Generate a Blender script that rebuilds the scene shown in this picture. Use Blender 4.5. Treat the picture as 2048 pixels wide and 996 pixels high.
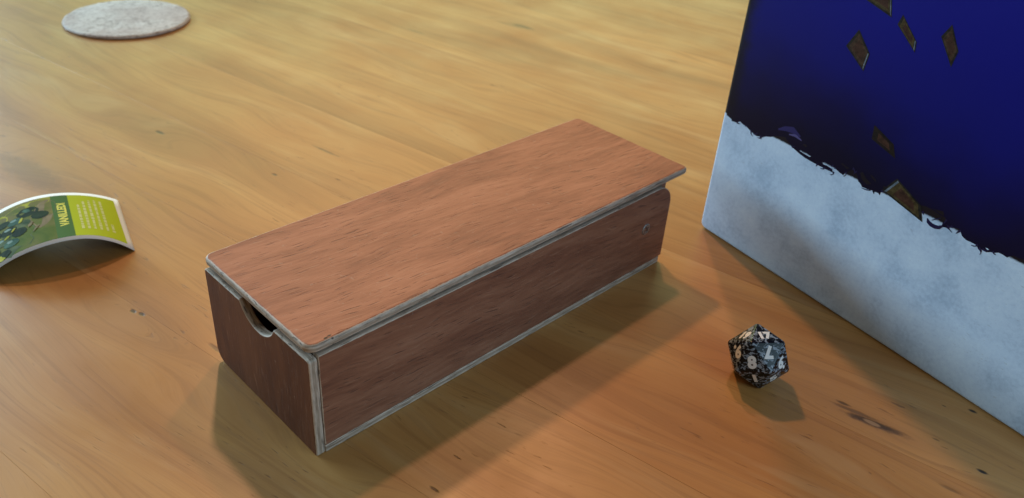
import bpy, bmesh, math, random
import numpy as np
from mathutils import Vector, Matrix
from mathutils.geometry import tessellate_polygon

for o in list(bpy.data.objects): bpy.data.objects.remove(o, do_unlink=True)
random.seed(7); rng = np.random.default_rng(7)
S = bpy.context.scene
COL = S.collection
U = 0.023                                     # metres per working unit (the die comes out 20 mm across flats)

# ------------------------------------------------------------------ camera
CAM = np.array([-4.236, -7.550, 9.080]); PITCH, YAW, ROLL = map(math.radians, (32.78, 46.44, -4.16)); F = 1668.4
_f = np.array([math.sin(YAW)*math.cos(PITCH), math.cos(YAW)*math.cos(PITCH), -math.sin(PITCH)])
_r = np.array([math.cos(YAW), -math.sin(YAW), 0.0]); _d = np.cross(_f, _r)
RT = math.cos(ROLL)*_r + math.sin(ROLL)*_d; DN = -math.sin(ROLL)*_r + math.cos(ROLL)*_d; FW = _f
cd = bpy.data.cameras.new('camera'); cam = bpy.data.objects.new('camera', cd); COL.objects.link(cam)
cd.sensor_width = 36; cd.lens = 36*F/2048; cd.clip_start = 0.01; cd.clip_end = 50
M = Matrix.Identity(4)
for i in range(3):
    M[i][0] = RT[i]; M[i][1] = -DN[i]; M[i][2] = -FW[i]; M[i][3] = CAM[i]*U
cam.matrix_world = M
cd.dof.use_dof = True; cd.dof.focus_distance = 0.285; cd.dof.aperture_fstop = 20
S.camera = cam
S.view_settings.view_transform = 'Standard'; S.view_settings.look = 'None'; S.view_settings.exposure = 0; S.view_settings.gamma = 1
S.view_settings.use_curve_mapping = False

def ray(u, v): return RT*(u-1024)/F + DN*(v-498)/F + FW
def ground(u, v, z=0.0):                      # pixel -> point on a level plane (working units)
    d = ray(u, v); return CAM + d*(z-CAM[2])/d[2]
def on_plane(u, v, p0, n):
    d = ray(u, v); return CAM + d*(np.dot(p0-CAM, n)/np.dot(d, n))

# ------------------------------------------------------------------ light: two warm ceiling lamps behind, two windows
LA = (58, (1.0, 0.58, 0.31)); LB = (17.5, (1.0, 0.50, 0.27)); LW1 = (5.6, (0.46, 0.76, 1.0)); LW2 = (46, (0.53, 0.81, 1.0)); LW3 = (16.5, (0.82, 1.0, 0.50)); LWORLD = (0.125, (1.0, 0.80, 0.48))
w = bpy.data.worlds.new('World'); S.world = w; w.use_nodes = True
bg = w.node_tree.nodes['Background']; bg.inputs[0].default_value = (*LWORLD[1], 1); bg.inputs[1].default_value = LWORLD[0]

def spot_lamp(name, loc, watts, color, size, aim, angle):
    l = bpy.data.lights.new(name, 'SPOT'); l.energy = watts; l.color = color; l.shadow_soft_size = size; l.spot_size = math.radians(angle); l.spot_blend = 1.0
    o = bpy.data.objects.new(name, l); COL.objects.link(o); o.location = loc
    o.rotation_euler = (Vector((aim[0]*U, aim[1]*U, 0)) - o.location).to_track_quat('-Z', 'Y').to_euler(); return o
def window_light(name, az, el, dist, sx, sy, watts, color):
    l = bpy.data.lights.new(name, 'AREA'); l.shape = 'RECTANGLE'; l.size = sx; l.size_y = sy; l.energy = watts; l.color = color
    o = bpy.data.objects.new(name, l); COL.objects.link(o)
    a, e = math.radians(az), math.radians(el); c = Vector((4.5*U, 0.5*U, 0))
    d = Vector((math.cos(a)*math.cos(e), math.sin(a)*math.cos(e), math.sin(e)))
    o.location = c + d*dist; o.rotation_euler = (-d).to_track_quat('-Z', 'Y').to_euler(); return o
_a = Vector((0.455, 0.87, 1.0)).normalized()
spot_lamp('ceiling_spot', Vector((4*U, 1*U, 0)) + _a*2.0, *LA, 0.050, (10, -4.5), 32)
spot_lamp('ceiling_spot', Vector((37.6*U, 27.8*U, 54*U)), *LB, 0.036, (7, 0), 58)
window_light('window_light', 106, 16, 2.0, 1.25, 0.50, *LW2)      # left of the table's far end
window_light('window_light', -82, 32, 1.15, 0.7, 0.6, *LW1)      # behind the photographer
window_light('window_light', 53, 19, 2.6, 2.7, 0.75, *LW3)       # across the table, onto greenery

# ------------------------------------------------------------------ node helpers
class NT:
    def __init__(s, name):
        s.m = bpy.data.materials.new(name); s.m.use_nodes = True; s.t = s.m.node_tree
        s.b = s.t.nodes['Principled BSDF']
    def n(s, typ, **kw):
        x = s.t.nodes.new(typ)
        for k, v in kw.items(): setattr(x, k, v)
        return x
    def put(s, sock, v):
        if isinstance(v, bpy.types.NodeSocket): s.t.links.new(v, sock)
        else: sock.default_value = v
    def math(s, op, a, b=0.0, c=None, clamp=False):
        x = s.n('ShaderNodeMath', operation=op, use_clamp=clamp); s.put(x.inputs[0], a); s.put(x.inputs[1], b)
        if c is not None: s.put(x.inputs[2], c)
        return x.outputs[0]
    def add(s, a, b): return s.math('ADD', a, b)
    def mul(s, a, b): return s.math('MULTIPLY', a, b)
    def vec(s, x, y, z=0.0):
        c = s.n('ShaderNodeCombineXYZ')
        for i, v in enumerate((x, y, z)): s.put(c.inputs[i], v)
        return c.outputs[0]
    def sep(s, v):
        x = s.n('ShaderNodeSeparateXYZ'); s.put(x.inputs[0], v); return x.outputs
    def noise(s, v, scale=1.0, detail=3.0, rough=0.55, dist=0.0):
        x = s.n('ShaderNodeTexNoise'); s.put(x.inputs['Vector'], v); s.put(x.inputs['Scale'], scale)
        x.inputs['Detail'].default_value = detail; x.inputs['Roughness'].default_value = rough; x.inputs['Distortion'].default_value = dist
        return x.outputs['Fac']
    def step(s, v, a, b):                     # smoothstep a..b
        x = s.n('ShaderNodeMapRange', interpolation_type='SMOOTHSTEP'); s.put(x.inputs['Value'], v)
        x.inputs['From Min'].default_value = a; x.inputs['From Max'].default_value = b; return x.outputs['Result']
    def mix(s, f, a, b, mode='MIX'):
        x = s.n('ShaderNodeMix', data_type='RGBA', blend_type=mode); s.put(x.inputs[0], f)
        for i, v in ((6, a), (7, b)):
            if isinstance(v, tuple) and len(v) == 3: v = (*v, 1)
            s.put(x.inputs[i], v)
        return x.outputs[2]
    def ramp(s, f, stops):
        x = s.n('ShaderNodeValToRGB'); e = x.color_ramp.elements
        while len(e) < len(stops): e.new(0.5)
        for k, (p, c) in zip(e, stops): k.position = p; k.color = (*c, 1)
        s.put(x.inputs[0], f); return x.outputs[0]
    def pos(s): return s.n('ShaderNodeNewGeometry').outputs['Position']
    def normal(s): return s.n('ShaderNodeNewGeometry').outputs['Normal']
    def objco(s): return s.n('ShaderNodeTexCoord').outputs['Object']
    def bump(s, h, dist, strength=1.0):
        x = s.n('ShaderNodeBump'); s.put(x.inputs['Height'], h); x.inputs['Distance'].default_value = dist; x.inputs['Strength'].default_value = strength
        s.t.links.new(x.outputs[0], s.b.inputs['Normal']); return x
    def out(s, color=None, rough=None, spec=None):
        if color is not None: s.put(s.b.inputs['Base Color'], (*color, 1) if isinstance(color, tuple) and len(color) == 3 else color)
        if rough is not None: s.put(s.b.inputs['Roughness'], rough)
        if spec is not None: s.put(s.b.inputs['Specular IOR Level'], spec)
        return s.m
def plain(name, color, rough=0.6, spec=0.4):
    return NT(name).out(color, rough, spec)

# ------------------------------------------------------------------ object helpers
def tag(o, label=None, cat=None, group=None, kind=None):
    for k, v in (('label', label), ('category', cat), ('group', group), ('kind', kind)):
        if v: o[k] = v
    return o
def empty(name, loc=(0, 0, 0)):
    o = bpy.data.objects.new(name, None); COL.objects.link(o); o.location = loc; o.empty_display_size = 0.01; return o
def link(name, me, mats, parent=None):
    for m in (mats if isinstance(mats, (list, tuple)) else [mats]): me.materials.append(m)
    o = bpy.data.objects.new(name, me); COL.objects.link(o)
    if parent: o.parent = parent; o.matrix_parent_inverse = Matrix.Translation(parent.location).inverted()
    return o
def from_bm(bm, name):
    bmesh.ops.recalc_face_normals(bm, faces=bm.faces)
    me = bpy.data.meshes.new(name); bm.to_mesh(me); bm.free(); return me
def smooth(me):
    me.polygons.foreach_set('use_smooth', [True]*len(me.polygons))
def soften(o, width, seg=4, angle=40):
    smooth(o.data)
    b = o.modifiers.new('bevel', 'BEVEL'); b.width = width; b.segments = seg; b.limit_method = 'ANGLE'; b.angle_limit = math.radians(angle)
    wn = o.modifiers.new('normals', 'WEIGHTED_NORMAL'); wn.keep_sharp = True; wn.weight = 60
    return o
def prism(outline, axis, t0, t1, name):       # outline in the two other axes (working units), extruded along axis
    bm = bmesh.new()
    def P(a, b, t):
        q = {'x': (t, a, b), 'y': (a, t, b), 'z': (a, b, t)}[axis]; return [c*U for c in q]
    lo = [bm.verts.new(P(a, b, t0)) for a, b in outline]; hi = [bm.verts.new(P(a, b, t1)) for a, b in outline]
    n = len(outline); bm.faces.new(lo); bm.faces.new(hi[::-1])
    for i in range(n): bm.faces.new((lo[i], hi[i], hi[(i+1) % n], lo[(i+1) % n]))
    return from_bm(bm, name)
def rounded(x0, x1, y0, y1, r, seg=7):        # r: radii for corners (x0,y0),(x1,y0),(x1,y1),(x0,y1)
    pts = []
    for (cx, cy, a0), rr in zip(((x0, y0, 180), (x1, y0, 270), (x1, y1, 0), (x0, y1, 90)), r):
        sx = 1 if cx == x0 else -1; sy = 1 if cy == y0 else -1
        if rr < 1e-6: pts.append((cx, cy)); continue
        for k in range(seg+1):
            a = math.radians(a0+90*k/seg); pts.append((cx+sx*rr+rr*math.cos(a), cy+sy*rr+rr*math.sin(a)))
    return pts

# ------------------------------------------------------------------ table of glued planks
GA = math.radians(-80.0); G = (math.cos(GA), math.sin(GA)); NV = (-G[1], G[0])     # along the grain, across it
def uv_of(u, v):
    q = ground(u, v); return q[0]*G[0]+q[1]*G[1], q[0]*NV[0]+q[1]*NV[1]
def wood_table(va, vb):
    s = NT('oiled_table_wood')
    oc = s.n('ShaderNodeObjectInfo').outputs['Color']; oco = s.n('ShaderNodeSeparateColor'); s.put(oco.inputs[0], oc)
    tone, off, warm = oco.outputs[0], oco.outputs[1], oco.outputs[2]
    x, y, z = s.sep(s.pos()); k = 1/U
    u = s.mul(s.add(s.mul(x, G[0]), s.mul(y, G[1])), k); v = s.mul(s.add(s.mul(x, NV[0]), s.mul(y, NV[1])), k)
    offu = s.mul(off, 300.0)
    # grain bends round knots
    vw = v; knotmask = None
    KN = [((1745, 845), 1.5, .26, .16), ((1045, 52), 3.0, .5, .5), ((318, 265), 3.5, .8, .7), ((690, 372), 2.0, .45, .3), ((1575, 420), 2.5, .5, .3), ((110, 350), 2.5, .7, .5), ((300, 655), 1.6, .4, .35), ((1130, 60), 2.2, .4, .3)]
    for (pu, pv), lu, lv, amp in KN:
        ku, kv = uv_of(pu, pv)
        if not va-lv*1.5 < kv < vb+lv*1.5: continue
        du = s.mul(s.add(u, -ku), 1/lu); dv = s.add(v, -kv); dn = s.mul(dv, 1/lv)
        g = s.math('EXPONENT', s.mul(s.add(s.mul(du, du), s.mul(dn, dn)), -1.0))
        vw = s.add(vw, s.mul(s.mul(g, dn), -amp))
        knotmask = g if knotmask is None else s.math('MAXIMUM', knotmask, g)
    wv = s.noise(s.vec(s.add(s.mul(u, .10), offu), s.mul(v, .35)), 1, 2)
    vw = s.add(vw, s.mul(s.add(wv, -.5), 2.4))
    ub = s.add(u, offu)
    big = s.noise(s.vec(s.mul(ub, .075), s.mul(vw, .55), offu), 1, 4, .55)
    mid = s.noise(s.vec(s.mul(ub, .10), s.mul(vw, 2.2), offu), 1, 4, .6)
    fib = s.noise(s.vec(s.mul(ub, .7), s.mul(vw, 26.0), offu), 1, 3, .6)
    f = s.add(s.add(s.mul(big, .70), s.mul(mid, .22)), s.mul(fib, .08))
    f = s.add(s.add(s.mul(s.add(f, -.5), 1.25), .5), s.mul(s.add(tone, -.5), .30))
    c = s.ramp(f, [(.30, (.315, .140, .042)), (.44, (.410, .200, .065)), (.54, (.475, .250, .086)), (.66, (.535, .305, .115)), (.80, (.590, .360, .150))])
    c = s.mix(s.mul(s.add(warm, -.35), .8), c, s.mix(1.0, c, (1.0, .80, .66), 'MULTIPLY'))
    st = s.noise(s.vec(s.mul(ub, .09), s.mul(vw, 5.5), s.add(offu, 7.0)), 1, 3, .5)
    c = s.mix(s.mul(s.step(st, .57, .72), .20), c, (.25, .115, .048))
    if knotmask is not None: c = s.mix(s.mul(knotmask, .30), c, (.26, .125, .055))
    ln = s.noise(s.vec(s.mul(ub, .22), s.mul(vw, 8.5), s.add(offu, 11.0)), 1, 5, .68)
    c = s.mix(s.mul(s.step(ln, .50, .64), .34), c, s.mix(1.0, c, (.58, .48, .40), 'MULTIPLY'))
    c = s.mix(s.mul(s.step(fib, .52, .66), .16), c, (.20, .095, .04))
    pale = s.step(s.noise(s.vec(s.mul(ub, .16), s.mul(vw, .9), s.add(offu, 3.0)), 1, 4, .65), .52, .74)
    c = s.mix(s.mul(pale, .34), c, (.64, .46, .26))
    # short dark pores
    po = s.noise(s.vec(s.mul(ub, 2.6), s.mul(vw, 20.0), offu), 1, 2, .6)
    dens = s.step(s.noise(s.vec(s.mul(u, .25), s.mul(v, .6)), 1, 2), .42, .62)
    pore = s.mul(s.step(po, .655, .73), s.add(s.mul(dens, .8), .1))
    c = s.mix(s.mul(pore, .62), c, (.13, .055, .022))
    c = s.mix(1.0, c, (1.0, .95, .82), 'MULTIPLY')
    # knots, pits and cracks of their own shape: (pixel, length, width, darkness, tilt)
    edge = s.noise(s.vec(s.mul(u, 5.0), s.mul(v, 8.0)), 1, 3, .6)
    pit = None
    SP = [((1752, 849), .60, .105, .85, .10), ((1712, 824), .55, .060, .55, .06), ((1687, 807), .16, .05, .7, 0), ((1945, 822), .085, .045, 1., 0), ((1964, 943), .09, .045, 1., 0),
          ((1888, 812), .05, .02, .6, 0), ((1045, 53), .55, .16, .62, 0), ((1020, 50), .8, .08, .35, 0), ((320, 265), .22, .07, .8, 0), ((549, 349), .12, .05, .8, 0), ((652, 302), .55, .06, .55, 0), ((265, 622), .10, .05, .9, 0),
          ((283, 628), .10, .05, .9, 0), ((432, 697), .3, .05, .6, 0), ((676, 359), .12, .03, .5, 0), ((1872, 879), .07, .025, .5, 0), ((868, 978), .10, .03, .8, 0), ((914, 914), .09, .016, .7, 0), ((1003, 850), .12, .012, .5, 0),
          ((832, 63), .5, .06, .45, 0), ((1900, 978), .22, .05, .4, 0), ((60, 345), 1.6, .42, .30, 0), ((1345, 122), .25, .05, .4, 0)]
    for (pu, pv), lu, lv, dk, tl in SP:
        ku, kv = uv_of(pu, pv)
        if not va-lv < kv < vb+lv: continue
        du = s.mul(s.add(u, -ku), 1/lu); dv = s.mul(s.add(s.add(v, -kv), s.mul(s.add(u, -ku), -tl)), 1/lv)
        d = s.math('SQRT', s.add(s.mul(du, du), s.mul(dv, dv)))
        m_ = s.mul(s.math('SUBTRACT', 1.0, s.step(s.add(d, s.mul(s.add(edge, -.5), .9)), .35, 1.05)), dk)
        pit = m_ if pit is None else s.math('MAXIMUM', pit, m_)
    if pit is not None: c = s.mix(pit, c, (.030, .016, .008))
    ku, kv = uv_of(1744, 846)                  # pale heart of the eye-shaped knot
    du = s.mul(s.add(u, -ku), 1/.17); dv = s.mul(s.add(v, -kv), 1/.055)
    if va < kv < vb:
      ey = s.math('SUBTRACT', 1.0, s.step(s.add(s.math('SQRT', s.add(s.mul(du, du), s.mul(dv, dv))), s.mul(edge, .35)), .75, 1.15))
      c = s.mix(s.mul(ey, .8), c, (.40, .24, .12))
    sm = s.noise(s.vec(s.mul(u, .5), s.mul(v, .5)), 1, 4, .6)
    rough = s.add(s.add(.36, s.mul(s.add(sm, -.5), .28)), s.mul(fib, .08))
    h = s.add(s.mul(fib, .35), s.mul(pore, -1.0))
    if pit is not None: h = s.add(h, s.mul(pit, -2.5))
    s.bump(h, .00012, .55)
    return s.out(c, rough, .5)
u0, u1 = -34.0, 14.0                           # along the grain
SEAMS = [-14.0, -11.2, -8.3, -5.5, -2.66, .44, 2.90, 5.55, 8.35, 11.22, 14.1, 17.0, 19.7, 22.6, 25.4, 28.2, 31.0, 33.9, 36.7, 39.5, 42.4, 45.2, 48.0]
def gv(u, v): return (u*G[0]+v*NV[0], u*G[1]+v*NV[1])
def slab(name, a, b, z0, z1, ua, ub, gap=0.0):
    return prism([gv(ua, a+gap), gv(ub, a+gap), gv(ub, b-gap), gv(ua, b-gap)], 'z', z0, z1, name)
table = link('table', slab('table', SEAMS[0], SEAMS[-1], -2.1, -1.3, u0+1, u1-1), wood_table(90, 91))
tag(table, kind='structure'); table.color = (.4, .3, .5, 1)
TONE = {3: .55, 4: .46, 5: .42, 6: .50, 7: .60, 8: .52, 9: .42, 10: .58, 11: .46}
for i in range(len(SEAMS)-1):
    p = link('plank', slab('plank', SEAMS[i], SEAMS[i+1], -1.29, 0.0 - random.uniform(0, .002), u0, u1, .0006), wood_table(SEAMS[i], SEAMS[i+1]), table)
    b = p.modifiers.new('bevel', 'BEVEL'); b.width = .002*U; b.segments = 1; b.limit_method = 'ANGLE'
    p.color = (TONE.get(i, random.uniform(.38, .62)), random.random(), {3: .35, 4: .35, 5: .55, 6: .75, 7: .9, 8: .7, 9: .6}.get(i, random.uniform(.3, .7)), 1)

# ------------------------------------------------------------------ veneer and plywood
def veneer(name, face_axis, grain_axis, seed, slant=.03, gain=1.0, chips=(), tint=(1, 1, 1), h0=0.0):
    """reddish veneer on the faces along face_axis, sanded bare to the pale core on every rounded edge"""
    s = NT(name); P = s.sep(s.pos()); k = 1/U
    ax = {'x': 0, 'y': 1, 'z': 2}; gi = ax[grain_axis]; fi = ax[face_axis]; ci = 3-gi-fi
    g = s.mul(P[gi], k); c_ = s.mul(P[ci], k); h = s.mul(P[fi], k)
    wob = s.noise(s.vec(s.mul(g, .30), s.mul(c_, .5), seed), 1, 3)
    cw = s.add(s.add(c_, s.mul(s.add(wob, -.5), .55)), s.mul(g, slant))
    big = s.noise(s.vec(s.mul(g, .34), s.mul(cw, 1.9), seed), 1, 5, .62, .5)
    mid = s.noise(s.vec(s.mul(g, 1.3), s.mul(cw, 14.0), seed+3), 1, 4, .65)
    fine = s.noise(s.vec(s.mul(g, 3.5), s.mul(cw, 60.0), seed+5), 1, 3, .6)
    f = s.add(s.add(s.mul(big, .56), s.mul(mid, .34)), s.mul(fine, .10))
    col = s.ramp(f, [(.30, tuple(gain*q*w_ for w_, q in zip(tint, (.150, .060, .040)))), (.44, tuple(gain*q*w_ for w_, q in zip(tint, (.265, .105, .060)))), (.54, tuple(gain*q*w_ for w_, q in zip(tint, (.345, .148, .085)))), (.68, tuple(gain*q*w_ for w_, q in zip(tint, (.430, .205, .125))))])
    po = s.noise(s.vec(s.mul(g, 2.5), s.mul(cw, 29.0), seed+9), 1, 2, .55)
    pore = s.step(po, .59, .70)
    col = s.mix(s.mul(pore, s.add(.30, s.mul(s.step(wob, .40, .62), .38))), col, (.085, .034, .024))
    po2 = s.noise(s.vec(s.mul(g, 2.0), s.mul(cw, 24.0), seed+19), 1, 2, .55)
    col = s.mix(s.mul(s.step(po2, .60, .72), .22), col, (.58, .34, .22))
    # bare core
    en = s.noise(s.vec(s.mul(P[0], 60*k/40), s.mul(P[1], 60*k/40), s.mul(P[2], 60*k/40)), 6.0, 3, .6)
    hl = s.noise(s.vec(s.mul(g, 3.0), s.mul(h, 26.0), s.mul(c_, 3.0)), 1, 4, .7)
    core = s.ramp(hl, [(.28, (.24, .165, .12)), (.40, (.43, .335, .26)), (.52, (.56, .455, .365)), (.70, (.70, .59, .49))])
    dk = s.noise(s.vec(s.mul(g, 2.2), s.mul(h, 30.0), s.add(s.mul(c_, 8.0), seed)), 1, 2, .5)
    core = s.mix(s.mul(s.step(dk, .57, .68), .75), core, (.075, .055, .045))
    ply = s.mul(s.add(h, -h0), 1/.14)           # three plies seen on the cut edge
    mid_ply = s.mul(s.step(ply, .30, .38), s.math('SUBTRACT', 1.0, s.step(ply, .60, .68)))
    core = s.mix(s.mul(mid_ply, .55), core, s.mix(hl, (.12, .08, .055), (.40, .30, .21)))
    N = s.sep(s.normal()); na = s.math('ABSOLUTE', N[fi])
    q = s.add(na, s.mul(s.add(en, -.5), .26))
    m1 = s.step(q, .86, .97)                   # 1 = veneer left
    rim = s.mul(s.step(q, .70, .86), s.math('SUBTRACT', 1.0, m1))
    core = s.mix(s.mul(rim, .75), core, (.66, .53, .40))
    s.bump(s.add(s.add(s.mul(pore, -1.0), s.mul(fine, .4)), s.mul(hl, .5)), .00010, .7)
    fin = s.mix(m1, core, col)
    for (pu, pv), r in chips:                  # small dark splinters
        q = ground(pu, pv, 1.94); d = s.math('SQRT', s.add(s.mul(s.math('POWER', s.add(g, -float(q[0])), 2.0), .25), s.math('POWER', s.add(c_, -float(q[1])), 2.0)))
        fin = s.mix(s.math('SUBTRACT', 1.0, s.step(s.add(d, s.mul(s.add(en, -.5), r*1.5)), r*.4, r)), fin, (.03, .018, .014))
    return s.out(fin, s.add(.50, s.mul(mid, .15)), .35)
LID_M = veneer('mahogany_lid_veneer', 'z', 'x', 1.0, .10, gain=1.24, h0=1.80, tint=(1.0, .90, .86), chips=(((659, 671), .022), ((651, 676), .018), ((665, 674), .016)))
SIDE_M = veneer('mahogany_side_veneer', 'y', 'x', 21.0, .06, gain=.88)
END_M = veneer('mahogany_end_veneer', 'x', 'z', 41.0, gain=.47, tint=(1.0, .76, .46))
BOT_M = veneer('mahogany_bottom_veneer', 'z', 'x', 61.0)

# ------------------------------------------------------------------ the long wooden box
W_, L_ = 2.84, 8.02
box = tag(empty('wooden_box', (4*U, 1.4*U, 0)), 'long mahogany veneered wooden box with closed overhanging lid and pale plywood edges', 'box')
soften(link('bottom_panel', prism(rounded(.145, 7.97, -.006, W_+.006, (0, .05, .05, 0)), 'z', .002, .130, 'bottom_panel'), BOT_M, box), .016*U, 3)
def side_outline():
    pts = [(.150, .133), (8.02, .133)]
    cx, cz, r = 7.58, 1.335, .44
    for k in range(11):
        a = math.radians(90*k/10); pts.append((cx+r*math.cos(a)*1.0, cz+r*math.sin(a)))
    return pts + [(.150, 1.775)]
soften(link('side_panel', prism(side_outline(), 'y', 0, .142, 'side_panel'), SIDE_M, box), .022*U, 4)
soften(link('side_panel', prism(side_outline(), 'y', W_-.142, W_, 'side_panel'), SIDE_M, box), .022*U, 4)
def end_outline():
    pts = rounded(0, W_, 0.0, 1.755, (.03, .24, .05, .05), 8)       # y, z
    # finger notch in the top edge
    res = []; cy, cz, r = 1.34, 1.955, .50
    hw = math.sqrt(r*r-(cz-1.755)**2)
    top = [i for i, (a, b) in enumerate(pts) if b > 1.75499]
    i0 = top[0]                                                    # first top vertex, large y side
    for i, q in enumerate(pts):
        res.append(q)
        if i == i0:
            a0 = math.atan2(1.755-cz, hw); a1 = math.atan2(1.755-cz, -hw)
            if a0 > 0: a0 -= 2*math.pi
            if a1 > 0: a1 -= 2*math.pi
            for k in range(17):
                a = a0+(a1-a0)*k/16; res.append((cy+r*math.cos(a), cz+r*math.sin(a)))
    return res
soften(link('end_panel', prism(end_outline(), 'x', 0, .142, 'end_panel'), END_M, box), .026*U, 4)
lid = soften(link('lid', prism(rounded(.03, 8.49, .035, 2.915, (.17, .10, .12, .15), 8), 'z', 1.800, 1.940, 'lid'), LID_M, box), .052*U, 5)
tag(lid, 'mahogany veneered lid with sanded pale edges')
blk = soften(link('end_block', prism(rounded(.155, W_-.155, .30, 1.797, (.1, .1, 0, 0)), 'x', 7.84, 8.0, 'end_block'), SIDE_M, lid), .02*U, 3)

def screw(x, y, z, r, sgn, parent):
    bm = bmesh.new(); n = 28; h = .012
    ring = [bm.verts.new(((x+r*math.cos(2*math.pi*i/n))*U, y*U, (z+r*math.sin(2*math.pi*i/n))*U)) for i in range(n)]
    top = [bm.verts.new(((x+.86*r*math.cos(2*math.pi*i/n))*U, (y-sgn*h)*U, (z+.86*r*math.sin(2*math.pi*i/n))*U)) for i in range(n)]
    for i in range(n): bm.faces.new((ring[i], ring[(i+1) % n], top[(i+1) % n], top[i]))
    a, b = .15*r, .55*r; rot = math.radians(22)
    cr = [(a, a), (a, b), (-a, b), (-a, a), (-b, a), (-b, -a), (-a, -a), (-a, -b), (a, -b), (a, -a), (b, -a), (b, a)]
    cr = [(p*math.cos(rot)-q*math.sin(rot), p*math.sin(rot)+q*math.cos(rot)) for p, q in cr]
    c1 = [bm.verts.new(((x+p)*U, (y-sgn*h)*U, (z+q)*U)) for p, q in cr]; c2 = [bm.verts.new(((x+p*.6)*U, (y+sgn*.03)*U, (z+q*.6)*U)) for p, q in cr]
    ed = []
    for lp in (top, c1):
        for i in range(len(lp)):
            e = bm.edges.get((lp[i], lp[(i+1) % len(lp)])) or bm.edges.new((lp[i], lp[(i+1) % len(lp)])); ed.append(e)
    bmesh.ops.triangle_fill(bm, use_beauty=True, edges=ed)
    for i in range(12): bm.faces.new((c1[i], c1[(i+1) % 12], c2[(i+1) % 12], c2[i]))
    bm.faces.new(c2)
    return link('screw', from_bm(bm, 'screw'), SCREW_M, parent)
_s = NT('worn_zinc'); _s.b.inputs['Metallic'].default_value = .85
SCREW_M = _s.out(_s.ramp(_s.noise(_s.objco(), 900, 3), [(.3, (.20, .19, .18)), (.7, (.42, .41, .39))]), .48)
screw(7.335, -.002, .99, .118, 1, box); screw(7.335, W_+.002, .99, .118, -1, box)

# ------------------------------------------------------------------ twenty-sided die
ph = (1+5**.5)/2
IV = np.array([(a, b*ph, 0) for a in (-1, 1) for b in (-1, 1)]+[(0, a, b*ph) for a in (-1, 1) for b in (-1, 1)]+[(a*ph, 0, b) for a in (-1, 1) for b in (-1, 1)], float)
IF = [(i, j, k) for i in range(12) for j in range(i+1, 12) for k in range(j+1, 12) if all(abs(np.linalg.norm(IV[p]-IV[q])-2) < 1e-6 for p, q in ((i, j), (j, k), (i, k)))]
n0 = IV[list(IF[0])].mean(0); n0 /= np.linalg.norm(n0); zz = np.array((0, 0, -1.0)); ax = np.cross(n0, zz); sn = np.linalg.norm(ax); cs = n0@zz; ax /= sn
K = np.array([[0, -ax[2], ax[1]], [ax[2], 0, -ax[0]], [-ax[1], ax[0], 0]]); IV = IV@(np.eye(3)+sn*K+(1-cs)*K@K).T
IV[:, 2] -= IV[:, 2].min(); IV *= .5*.572
yw = .3678; c, s_ = math.cos(yw), math.sin(yw)
IV = np.c_[IV[:, 0]*c-IV[:, 1]*s_+6.4066, IV[:, 0]*s_+IV[:, 1]*c-3.1713, IV[:, 2]+.003]
die = tag(empty('die', (6.4066*U, -3.1713*U, 0)), 'black speckled twenty-sided die with white numbers on the table by the book', 'die')
bm = bmesh.new(); vs = [bm.verts.new(v*U) for v in IV]
for f in IF: bm.faces.new([vs[i] for i in f])
def die_mat():
    s = NT('speckled_black_resin'); p = s.objco()
    x, y, z = s.sep(p); q = s.vec(s.mul(x, 1.0), s.mul(y, 1.0), s.mul(z, 1.7))
    n1 = s.noise(q, 620, 3, .55, .6); n2 = s.noise(q, 1500, 2, .5, .4)
    m = s.step(s.add(n1, s.mul(s.add(n2, -.5), .25)), .52, .58)
    col = s.mix(m, (.004, .004, .006), (.27, .32, .39))
    return s.out(col, .24, .35)
body = soften(link('body', from_bm(bm, 'body'), die_mat(), die), .022*U, 3, 20)
NUM_M = plain('white_paint', (.88, .88, .87), .5)
def text_mesh(txt, size, bold):
    cu = bpy.data.curves.new('t', 'FONT'); cu.body = txt; cu.align_x = 'CENTER'; cu.align_y = 'CENTER'; cu.size = size; cu.offset = bold; cu.resolution_u = 3
    o = bpy.data.objects.new('t', cu); COL.objects.link(o)
    dg = bpy.context.evaluated_depsgraph_get(); me = bpy.data.meshes.new_from_object(o.evaluated_get(dg))
    bpy.data.objects.remove(o); me.name = 'number'; me.materials.clear(); return me
shown = {6: ('17', 3), 5: ('19', 3), 7: ('9.', 8), 9: ('8', 1), 8: ('7', 9), 18: ('6.', 7), 4: ('1', 0), 3: ('5', 9)}
rest = [n for n in ('2', '3', '4', '10', '11', '12', '13', '14', '15', '16', '18', '20')]
ctr = IV.mean(0)
for fi, f in enumerate(IF):
    txt, upv = shown.get(fi) or (rest.pop(), f[0])
    m = IV[list(f)].mean(0); n = m-ctr; n /= np.linalg.norm(n); up = IV[upv]-m; up /= np.linalg.norm(up); rt = np.cross(up, n)
    me = text_mesh(txt, (.27 if len(txt.strip('.')) == 1 else .215)*U, .014*U)
    cx = np.mean([v.co.x for v in me.vertices]); cy = (max(v.co.y for v in me.vertices)+min(v.co.y for v in me.vertices))/2
    for v in me.vertices:
        q = m*U + rt*(v.co.x-cx*.0) + up*(v.co.y-cy) + n*.0025*U; v.co = q
    link('number', me, NUM_M, die)

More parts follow.
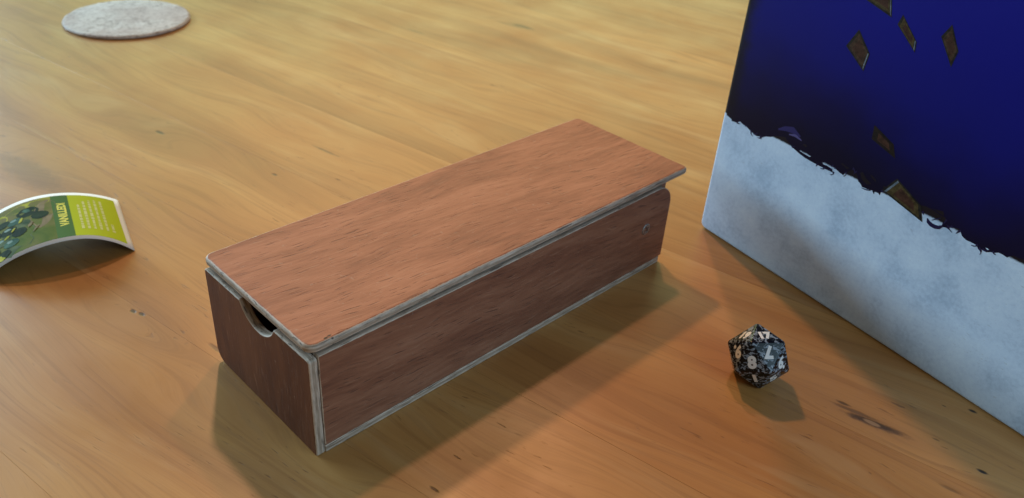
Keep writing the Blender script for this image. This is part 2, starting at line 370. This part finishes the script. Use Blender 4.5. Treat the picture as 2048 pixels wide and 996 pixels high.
# ------------------------------------------------------------------ upright book
B0 = np.array([9.793, .274, 0.0]); DV = np.array([-.1861, -.9825, 0.0]); DV /= np.linalg.norm(DV); NB = np.array([-DV[1], DV[0], 0.0])   # NB points away from the reader, behind the cover
BW, BH, BT = 9.3, 12.2, 1.15
def bpt(a, z, out=0.0): return (B0 + DV*a + np.array((0, 0, z)) - NB*out)*U
def bpx(u, v):
    q = on_plane(u, v, B0, NB); return float((q-B0)@DV), float(q[2])
book = tag(empty('book', tuple(bpt(BW/2, 0))), 'upright book with dark blue cover and torn pale lower border', 'book')
BM = Matrix.Identity(4)
def bprism(outline, o0, o1, name):            # outline in (a, z)
    bm = bmesh.new(); lo = [bm.verts.new(bpt(a, z, o0)) for a, z in outline]; hi = [bm.verts.new(bpt(a, z, o1)) for a, z in outline]
    n = len(lo); bm.faces.new(lo); bm.faces.new(hi[::-1])
    for i in range(n): bm.faces.new((lo[i], hi[i], hi[(i+1) % n], lo[(i+1) % n]))
    return from_bm(bm, name)
def book_coords(s):
    x, y, z = s.sep(s.pos()); k = 1/U
    a = s.add(s.mul(s.add(s.mul(x, k), -B0[0]), DV[0]), s.mul(s.add(s.mul(y, k), -B0[1]), DV[1])); return a, s.mul(z, k)
def pale_cover():
    s = NT('pale_printed_cover'); a, z = book_coords(s)
    v = s.vec(a, z)
    n1 = s.noise(v, .9, 4, .6); n2 = s.noise(v, 14, 4, .65); n3 = s.noise(s.vec(s.mul(a, 9.0), s.mul(z, 26.0)), 1, 3, .6)
    col = s.ramp(s.add(s.mul(n1, .70), s.mul(n2, .30)), [(.36, (.38, .50, .66)), (.5, (.54, .67, .84)), (.62, (.62, .75, .90))])
    patch = s.step(s.noise(v, .55, 2), .48, .62)
    col = s.mix(s.mul(s.mul(s.step(n3, .62, .72), patch), .45), col, (.24, .27, .31))
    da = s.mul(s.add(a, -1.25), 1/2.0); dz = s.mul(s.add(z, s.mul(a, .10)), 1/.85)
    box_shade = s.math('SUBTRACT', 1.0, s.step(s.add(s.math('SQRT', s.add(s.mul(da, da), s.mul(dz, dz))), s.mul(s.add(n1, -.5), .9)), .55, 1.1))
    col = s.mix(s.mul(box_shade, .08), col, (.36, .40, .48))  # box's shadow on the lower left, tinted faintly into the cover colour
    grit = s.step(s.noise(v, 38, 2, .5), .63, .72)
    col = s.mix(s.mul(s.mul(grit, s.step(n1, .42, .6)), .28), col, (.25, .30, .38))
    up = s.step(s.add(z, s.mul(n2, .05)), 2.66, 2.70)
    col = s.mix(up, col, (.014, .010, .012))
    return s.out(col, .42, .2)
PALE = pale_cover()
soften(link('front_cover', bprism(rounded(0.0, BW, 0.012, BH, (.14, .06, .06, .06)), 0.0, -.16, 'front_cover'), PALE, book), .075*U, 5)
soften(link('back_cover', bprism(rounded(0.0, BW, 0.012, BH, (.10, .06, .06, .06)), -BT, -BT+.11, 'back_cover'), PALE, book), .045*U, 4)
soften(link('spine', bprism(rounded(.012, .10, .02, BH-.01, (0, 0, 0, 0)), -.162, -BT+.112, 'spine'), plain('dark_spine', (.02, .014, .014), .4), book), .02*U, 2)
link('page_block', bprism(rounded(.102, BW-.15, .12, BH-.12, (0, 0, 0, 0)), -.163, -BT+.113, 'page_block'), plain('paper', (.70, .66, .56), .8), book)
def flat_poly(pts, out, name, mat, parent):   # print lying on the cover
    tri = tessellate_polygon([[Vector((a, z, 0)) for a, z in pts]])
    me = bpy.data.meshes.new(name); me.from_pydata([tuple(bpt(a, z, out)) for a, z in pts], [], [tuple(t) for t in tri]); me.update()
    if me.polygons and sum((p.normal.dot(Vector(-NB))*p.area for p in me.polygons)) < 0: me.flip_normals()
    return link(name, me, mat, parent)
def blue_print():
    s = NT('blue_cover_print'); a, z = book_coords(s); v = s.vec(a, z)
    n = s.noise(v, .45, 3, .55); n2 = s.noise(v, 3.0, 4, .6)
    # printed sky: darkest above the torn border, bluest towards the top
    h = s.add(s.add(s.add(z, s.mul(a, .06)), -2.66), s.mul(s.add(n, -.5), 1.3))
    col = s.ramp(s.mul(h, .25), [(0.0, (.009, .006, .018)), (.08, (.008, .006, .022)), (.24, (.007, .006, .055)), (.46, (.007, .008, .145)), (.72, (.007, .008, .200)), (1.0, (.009, .010, .230))])
    left = s.math('SUBTRACT', 1.0, s.step(s.add(a, s.mul(s.add(n2, -.5), .4)), .08, .40))
    col = s.mix(s.mul(left, .85), col, (.012, .009, .012))
    star = s.step(s.noise(v, 2.1, 2), .76, .84)
    col = s.mix(s.mul(star, .25), col, (.12, .14, .35))
    return s.out(col, .42, .12)
BLUE = blue_print()
def c2(x, y): return bpx(1600+x/2.62, 180+y/2.62)
edge = [(.085, 2.62)]+[bpx(*q) for q in ((1463, 238), (1463, 242), (1473, 245), (1480, 243), (1486, 249), (1493, 253), (1499, 260), (1503, 263), (1508, 269), (1513, 272), (1520, 273), (1523, 275), (1532, 273), (1541, 274), (1551, 272), (1560, 273), (1571, 274), (1576, 283), (1584, 294), (1592, 301))]
edge += [c2(*q) for q in ((0, 336), (25, 355), (60, 376), (92, 392), (125, 410), (172, 433), (168, 412), (150, 393), (172, 398), (186, 412), (205, 431), (226, 446), (238, 434), (256, 426), (276, 415), (292, 430), (303, 452), (305, 478), (318, 492), (325, 508), (350, 518), (378, 526), (386, 546), (392, 533), (410, 540), (418, 552), (424, 534), (440, 532), (436, 500), (470, 520), (560, 590), (640, 640),
                          (636, 603), (668, 612), (700, 630), (735, 655), (762, 668), (766, 684), (748, 694), (742, 716), (770, 722), (798, 720), (834, 726), (842, 742), (848, 764), (870, 786), (895, 797), (924, 812), (934, 832), (955, 838), (975, 850), (1000, 849), (1015, 853), (1040, 852), (1062, 862), (1085, 878), (1104, 869), (1120, 868), (1145, 880), (1174, 890))]
ae, ze = edge[-1]
for k in range(1, 26):
    t = k/25; edge.append((ae+(BW-.08-ae)*t, ze-.35*t+.06*math.sin(k*2.1)+random.uniform(-.04, .04)))
flat_poly(edge+[(BW-.08, BH-.08), (.085, BH-.08)], .0022, 'printed_sky', BLUE, book)
VIO = plain('violet_ink', (.035, .028, .11), .5, .1)
# curling wisps of the torn border
def wisp(px, wds, mat, out=.0034, f=c2):
    p = [np.array(f(*q)) for q in px]; L, Rr = [], []
    for i, q in enumerate(p):
        d = p[min(i+1, len(p)-1)]-p[max(i-1, 0)]; d /= np.linalg.norm(d)+1e-9; n = np.array((-d[1], d[0])); L.append(tuple(q+n*wds[i]/2)); Rr.append(tuple(q-n*wds[i]/2))
    flat_poly(L+Rr[::-1], out, 'printed_wisp', mat, book)
INK = plain('dark_blue_ink', (.012, .012, .055), .3)
wisp([(668, 672), (672, 690), (686, 705), (706, 716), (728, 720), (748, 712)], [.02, .06, .07, .07, .06, .03], INK)
wisp([(690, 682), (715, 676), (738, 670)], [.012, .016, .01], INK)
wisp([(322, 512), (345, 522), (370, 526)], [.01, .02, .02], INK)
for pts in ([(14, 284), (30, 283), (40, 297), (30, 299)], [(0, 312), (22, 322), (58, 348), (50, 350), (20, 332), (0, 320)], [(118, 380), (135, 379), (158, 394), (175, 412), (168, 413), (140, 395), (122, 388)], [(214, 386), (222, 382), (240, 398), (262, 410), (246, 414), (236, 402)],
            [(316, 432), (330, 430), (345, 460), (374, 492), (352, 494), (334, 480), (322, 460)], [(368, 442), (378, 446), (400, 474), (396, 482), (380, 462)], [(696, 622), (752, 636), (756, 662), (730, 646)], [(972, 826), (984, 830), (992, 838), (980, 836)]):
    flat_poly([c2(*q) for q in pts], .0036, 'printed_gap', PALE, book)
wisp([(352, 515), (380, 512), (410, 518), (440, 545)], [.03, .09, .12, .03], VIO, .0032, lambda x, y: bpx(1380+x/1.992, y/1.992))
wisp([(395, 535), (420, 540), (445, 560)], [.02, .05, .02], plain('pale_violet_ink', (.10, .085, .22), .5, .1), .0037, lambda x, y: bpx(1380+x/1.992, y/1.992))
base_edge = list(edge)
for k in range(34):                            # frayed threads of ink along the tear
    i = random.randrange(3, len(base_edge)-30) if k < 28 else random.randrange(len(base_edge)-30, len(base_edge)-2)
    a0, z0 = base_edge[i]; L = random.uniform(.05, .16); an = random.uniform(-2.4, -.3); cu = random.uniform(-1.6, 1.6); pts = []
    for m in range(6):
        t = m/5; pts.append((a0+L*t*math.cos(an+cu*t), z0+.02+L*t*math.sin(an+cu*t)*.7))
    wisp(pts, [.045*(1-.8*m/5)*random.uniform(.6, 1.2) for m in range(6)], INK, .0033, lambda x, y: (x, y))
# floating picture tiles
def tile_print(pts, rim, fill, hi=None, f=None, mid=.80):
    q = [np.array(bpx(1380+x/1.992, y/1.992)) for x, y in pts]; c = sum(q)/len(q)
    t = flat_poly([tuple(v) for v in q], .0042, 'printed_tile', rim, book)
    flat_poly([tuple(c+(v-c)*mid) for v in q], .0052, 'tile_face', fill, t)
    flat_poly([tuple(c+(v-c)*mid*.66) for v in q], .0060, 'tile_picture', TPIC, t)
    if hi is not None:
        i, j = hi; a, b = c+(q[i]-c)*.90, c+(q[j]-c)*.90; a2, b2 = c+(q[i]-c)*.80, c+(q[j]-c)*.80
        flat_poly([tuple(a), tuple(b), tuple(b2), tuple(a2)], .0058, 'tile_edge', TEDGE, t)
def tile_mat(name, c0, c1):
    s = NT(name); a, z = book_coords(s); n = s.noise(s.vec(a, z), 12, 4, .65)
    return s.out(s.ramp(n, [(.35, c0), (.65, c1)]), .45, .12)
TRIM = tile_mat('tile_rim_ink', (.010, .009, .010), (.035, .030, .022)); TFILL = tile_mat('tile_brown_ink', (.030, .018, .012), (.085, .050, .030)); TPIC = tile_mat('tile_picture_ink', (.035, .017, .012), (.075, .035, .022))
TEDGE = tile_mat('tile_highlight_ink', (.08, .11, .14), (.22, .25, .28)); TDARK = tile_mat('tile_dark_ink', (.010, .008, .010), (.026, .018, .012)); TGOLD = tile_mat('tile_gold_ink', (.035, .024, .010), (.10, .072, .030))
tile_print([(622, 182), (675, 117), (717, 215), (691, 285)], TRIM, TFILL, (2, 3))
tile_print([(827, 97), (850, 58), (904, 168), (896, 210)], TRIM, TGOLD, (2, 3))
tile_print([(1001, 145), (1046, 98), (1070, 205), (1040, 268)], TRIM, TFILL)
tile_print([(690, -10), (800, -60), (806, -4), (804, 70)], TRIM, TGOLD, (2, 3))
tile_print([(736, 497), (812, 575), (818, 632), (724, 553)], TDARK, TDARK)
tile_print([(765, 757), (826, 711), (922, 820), (925, 885)], TRIM, TGOLD, (0, 1))

# ------------------------------------------------------------------ arched card
PA, PB = ground(270, 502), ground(236, 401); E1 = PB-PA; CWD = float(np.linalg.norm(E1)); E1 /= CWD; AL = np.array((-E1[1], E1[0], 0.0))
if AL[0] > 0: AL = -AL
SPAN = 2.52
near = np.polyfit([0, .15, .3, .54, .7, .94, 1.18, 1.43, 1.68, 1.94, 2.2, 2.4, SPAN], [0, .14, .27, .41, .46, .50, .51, .49, .44, .36, .24, .10, 0], 5)
far = np.polyfit([0, .15, .27, .58, .92, 1.19, 1.54, 1.81, 2.1, 2.38, SPAN], [0, .10, .17, .29, .38, .42, .40, .35, .25, .09, 0], 5)
def cpt(t, v, lift=0.0):                       # t along the card from its right end, v across (0 near .. 1 far)
    def P(t): return PA + AL*t + E1*(v*CWD) + np.array((0, 0, max(0.0, (1-v)*np.polyval(near, t)+v*np.polyval(far, t))))
    q = P(t); d = P(t+.01)-P(t-.01); n = np.cross(d, E1); n /= np.linalg.norm(n)
    if n[2] < 0: n = -n
    return (q + n*(lift+.006))*U
def patch(t0, t1, v0, v1, lift, name, mat, parent, nt=24, nv=3, skew=0.0):
    vs, fs = [], []
    for i in range(nt+1):
        for j in range(nv+1):
            vv = v0+(v1-v0)*j/nv; vs.append(tuple(cpt(t0+(t1-t0)*i/nt + skew*(vv-.5), vv, lift)))
    for i in range(nt):
        for j in range(nv):
            k = i*(nv+1)+j; fs.append((k, k+1, k+nv+2, k+nv+1))
    me = bpy.data.meshes.new(name); me.from_pydata(vs, [], fs); me.update(); smooth(me)
    return link(name, me, mat, parent)
def paper_mat(name, c, var=.06, r=.75):
    s = NT(name); n = s.noise(s.objco(), 90, 3)
    return s.out(s.mix(s.mul(n, var*4), c, tuple(q*.75 for q in c)), r, .08)
WHITE_P = paper_mat('white_card', (.80, .80, .78)); LIME = paper_mat('lime_print', (.45, .55, .018)); GREEN = paper_mat('green_print', (.075, .17, .045)); YEL = plain('yellow_print', (.68, .66, .05), .5); TXT = plain('pale_green_print', (.54, .58, .20), .5)
card = patch(0, SPAN, 0, 1, 0, 'card', WHITE_P, None, 60, 6)
tag(card, 'arched glossy card with lime green print and berry photo lying on the table', 'card')
if sum(p.normal.z for p in card.data.polygons) < 0: card.data.flip_normals()
card.data.materials.append(plain('shaded_card_back', (.030, .024, .018), .7, .1))  # underside coloured dark to stand in for the shade beneath the arch
so = card.modifiers.new('thickness', 'SOLIDIFY'); so.thickness = .008*U; so.offset = -1; so.material_offset = 1
patch(.10, .905, .062, .938, .0035, 'green_field', LIME, card, 24, 4)
patch(.905, 1.20, .062, .938, .0042, 'title_band', GREEN, card, 10, 4)
def photo_mat():
    s = NT('berry_photo'); p = s.objco(); n = s.noise(p, 55, 4, .6, .5); n2 = s.noise(p, 30, 2)
    c = s.ramp(s.add(s.mul(n, .5), s.mul(n2, .5)), [(.34, (.05, .11, .02)), (.46, (.11, .16, .03)), (.55, (.19, .18, .065)), (.66, (.40, .42, .05))])
    return s.out(c, .75, .06)
photo = patch(1.20, SPAN-.08, .062, .938, .0038, 'photo', photo_mat(), card, 26, 4)
def blob(t, v, rt, rv, ang, mat, lift, name='printed_berry', n=22, jag=.08):
    vs = [tuple(cpt(t, v, lift))]
    for i in range(n):
        a = 2*math.pi*i/n; r = 1+random.uniform(-jag, jag); x, y = rt*r*math.cos(a), rv*r*math.sin(a)
        vs.append(tuple(cpt(t+x*math.cos(ang)-y*math.sin(ang), v+(x*math.sin(ang)+y*math.cos(ang))/CWD, lift)))
    me = bpy.data.meshes.new(name); me.from_pydata(vs, [], [(0, 1+i, 1+(i+1) % n) for i in range(n)]); me.update()
    return link(name, me, mat, photo)
def berry_mat(name, c0, c1):
    s = NT(name); n = s.noise(s.objco(), 130, 3, .6, .6); return s.out(s.ramp(n, [(.36, c0), (.64, c1)]), .75, .06)
BD = berry_mat('dark_berry_print', (.008, .020, .010), (.030, .055, .026)); BT_ = berry_mat('teal_berry_print', (.025, .075, .055), (.085, .18, .13)); BG = berry_mat('grey_green_print', (.035, .07, .03), (.13, .18, .09)); YG = berry_mat('yellow_leaf_print', (.30, .34, .03), (.55, .55, .08)); TP = berry_mat('taupe_print', (.17, .14, .08), (.26, .22, .13)); HL = berry_mat('berry_shine_print', (.12, .24, .22), (.30, .42, .38))
blob(1.36, .62, .20, .55, .2, TP, .0046, 'printed_shade'); blob(1.62, .84, .42, .14, -.15, YG, .0050, 'printed_leaf'); blob(2.20, .74, .22, .26, .2, YG, .0050, 'printed_leaf'); blob(2.0, .30, .40, .52, .1, BG, .0054, 'printed_shade', 22, .2)
for q, (t, v, r) in enumerate(((1.62, .72, .20), (1.42, .60, .15), (1.72, .53, .13), (1.86, .62, .13), (1.98, .50, .15), (1.80, .40, .13), (2.08, .66, .13), (2.12, .36, .14), (1.96, .27, .14), (2.24, .52, .13), (2.28, .24, .13), (2.10, .14, .12))):
    m_ = blob(t, v, r, r*random.uniform(.9, 1.25), random.uniform(-.5, .5), (BD, BD, BG, BT_, BD)[q % 5], .0060+.0006*q, jag=.05)
    if q in (0, 3, 4, 7, 8, 10): blob(t+.02, v+.03, r*.42, r*.30, random.uniform(0, 1), BT_ if q == 0 else HL, .0063+.0006*q, 'printed_shine', 14, .15)
for t, v, a_, b_ in ((1.75, .60, .03, .09), (1.60, .47, .03, .11), (1.90, .48, .02, .07), (2.02, .40, .03, .06), (1.52, .36, .02, .12)): blob(t, v, a_, b_, random.uniform(.2, 1.2), YG if t > 1.7 else TP, .0142, 'printed_stem', 12, .2)
blob(2.22, .10, .14, .10, .4, YG, .0145, 'printed_leaf', 22, .25)
tm = text_mesh('VANILLEDI', .27, .010); bmt = bmesh.new(); bmt.from_mesh(tm)
bmesh.ops.triangulate(bmt, faces=bmt.faces); xs = [v.co.x for v in bmt.verts]; ys = [v.co.y for v in bmt.verts]; sx = 1.02/(max(xs)-min(xs)); sy = .155/(max(ys)-min(ys)); xm, ym = (max(xs)+min(xs))/2, (max(ys)+min(ys))/2
for v in bmt.verts:
    tx, ty = (v.co.x-xm)*sx, (v.co.y-ym)*sy; v.co = cpt(1.045+ty, .52+tx/CWD, .0062)
link('title', from_bm(bmt, 'title'), YEL, card)
for r_ in range(6):                            # rows of fine print, too small to read
    bmr = bmesh.new(); t = .755-r_*.098; v0 = .20; v1 = (.72, .80, .82, .84, .84, .36)[r_]; vv = v0
    while vv < v1:
        ln = random.uniform(.030, .085); e = min(vv+ln, v1)
        h = random.uniform(.018, .026)
        ks = []
        for j in range(3):
            q = vv+(e-vv)*j/2; ks.append((bmr.verts.new(cpt(t-h, q, .0060)), bmr.verts.new(cpt(t+h, q, .0060))))
        for j in range(2): bmr.faces.new((ks[j][0], ks[j+1][0], ks[j+1][1], ks[j][1]))
        vv = e+random.uniform(.008, .016)
    link('fine_print', from_bm(bmr, 'fine_print'), TXT, card)

# ------------------------------------------------------------------ felt coaster
def felt():
    s = NT('grey_felt'); p = s.objco(); n1 = s.noise(p, 55, 3, .6); n2 = s.noise(p, 300, 5, .75, .5); n3 = s.noise(p, 1500, 2)
    c = s.ramp(s.add(s.mul(n1, .28), s.mul(n2, .72)), [(.38, (.40, .33, .29)), (.48, (.68, .61, .555)), (.6, (.86, .80, .745))])
    c = s.mix(s.mul(s.step(s.noise(p, 24, 2), .45, .6), .35), c, (.52, .38, .33))
    s.bump(s.add(s.mul(n2, 1.0), s.mul(n3, .5)), .0006, .8); s.b.inputs['Sheen Weight'].default_value = .25
    return s.out(c, .95, .1)
bm = bmesh.new(); CC = (5.75, 19.63); CR = 1.89; n = 128; prof = ((.985, .012), (1.0, .035), (1.0, .075), (.985, .100), (.95, .108), (.6, .106), (.3, .104))
rings = []
for k, (r, z) in enumerate(prof):
    row = []
    for i in range(n):
        a = 2*math.pi*i/n; j = 1+(random.uniform(-.006, .006) if k < 5 else 0)
        row.append(bm.verts.new(((CC[0]+CR*r*j*math.cos(a))*U, (CC[1]+CR*r*j*math.sin(a))*U, (z+random.uniform(-.006, .006)*(k > 2))*U)))
    rings.append(row)
for k in range(len(rings)-1):
    for i in range(n): bm.faces.new((rings[k][i], rings[k][(i+1) % n], rings[k+1][(i+1) % n], rings[k+1][i]))
bm.faces.new(rings[0][::-1]); bm.faces.new(rings[-1])
me = from_bm(bm, 'coaster'); smooth(me)
co = link('coaster', me, felt()); tag(co, 'round pale grey felt coaster lying flat on the table', 'coaster')
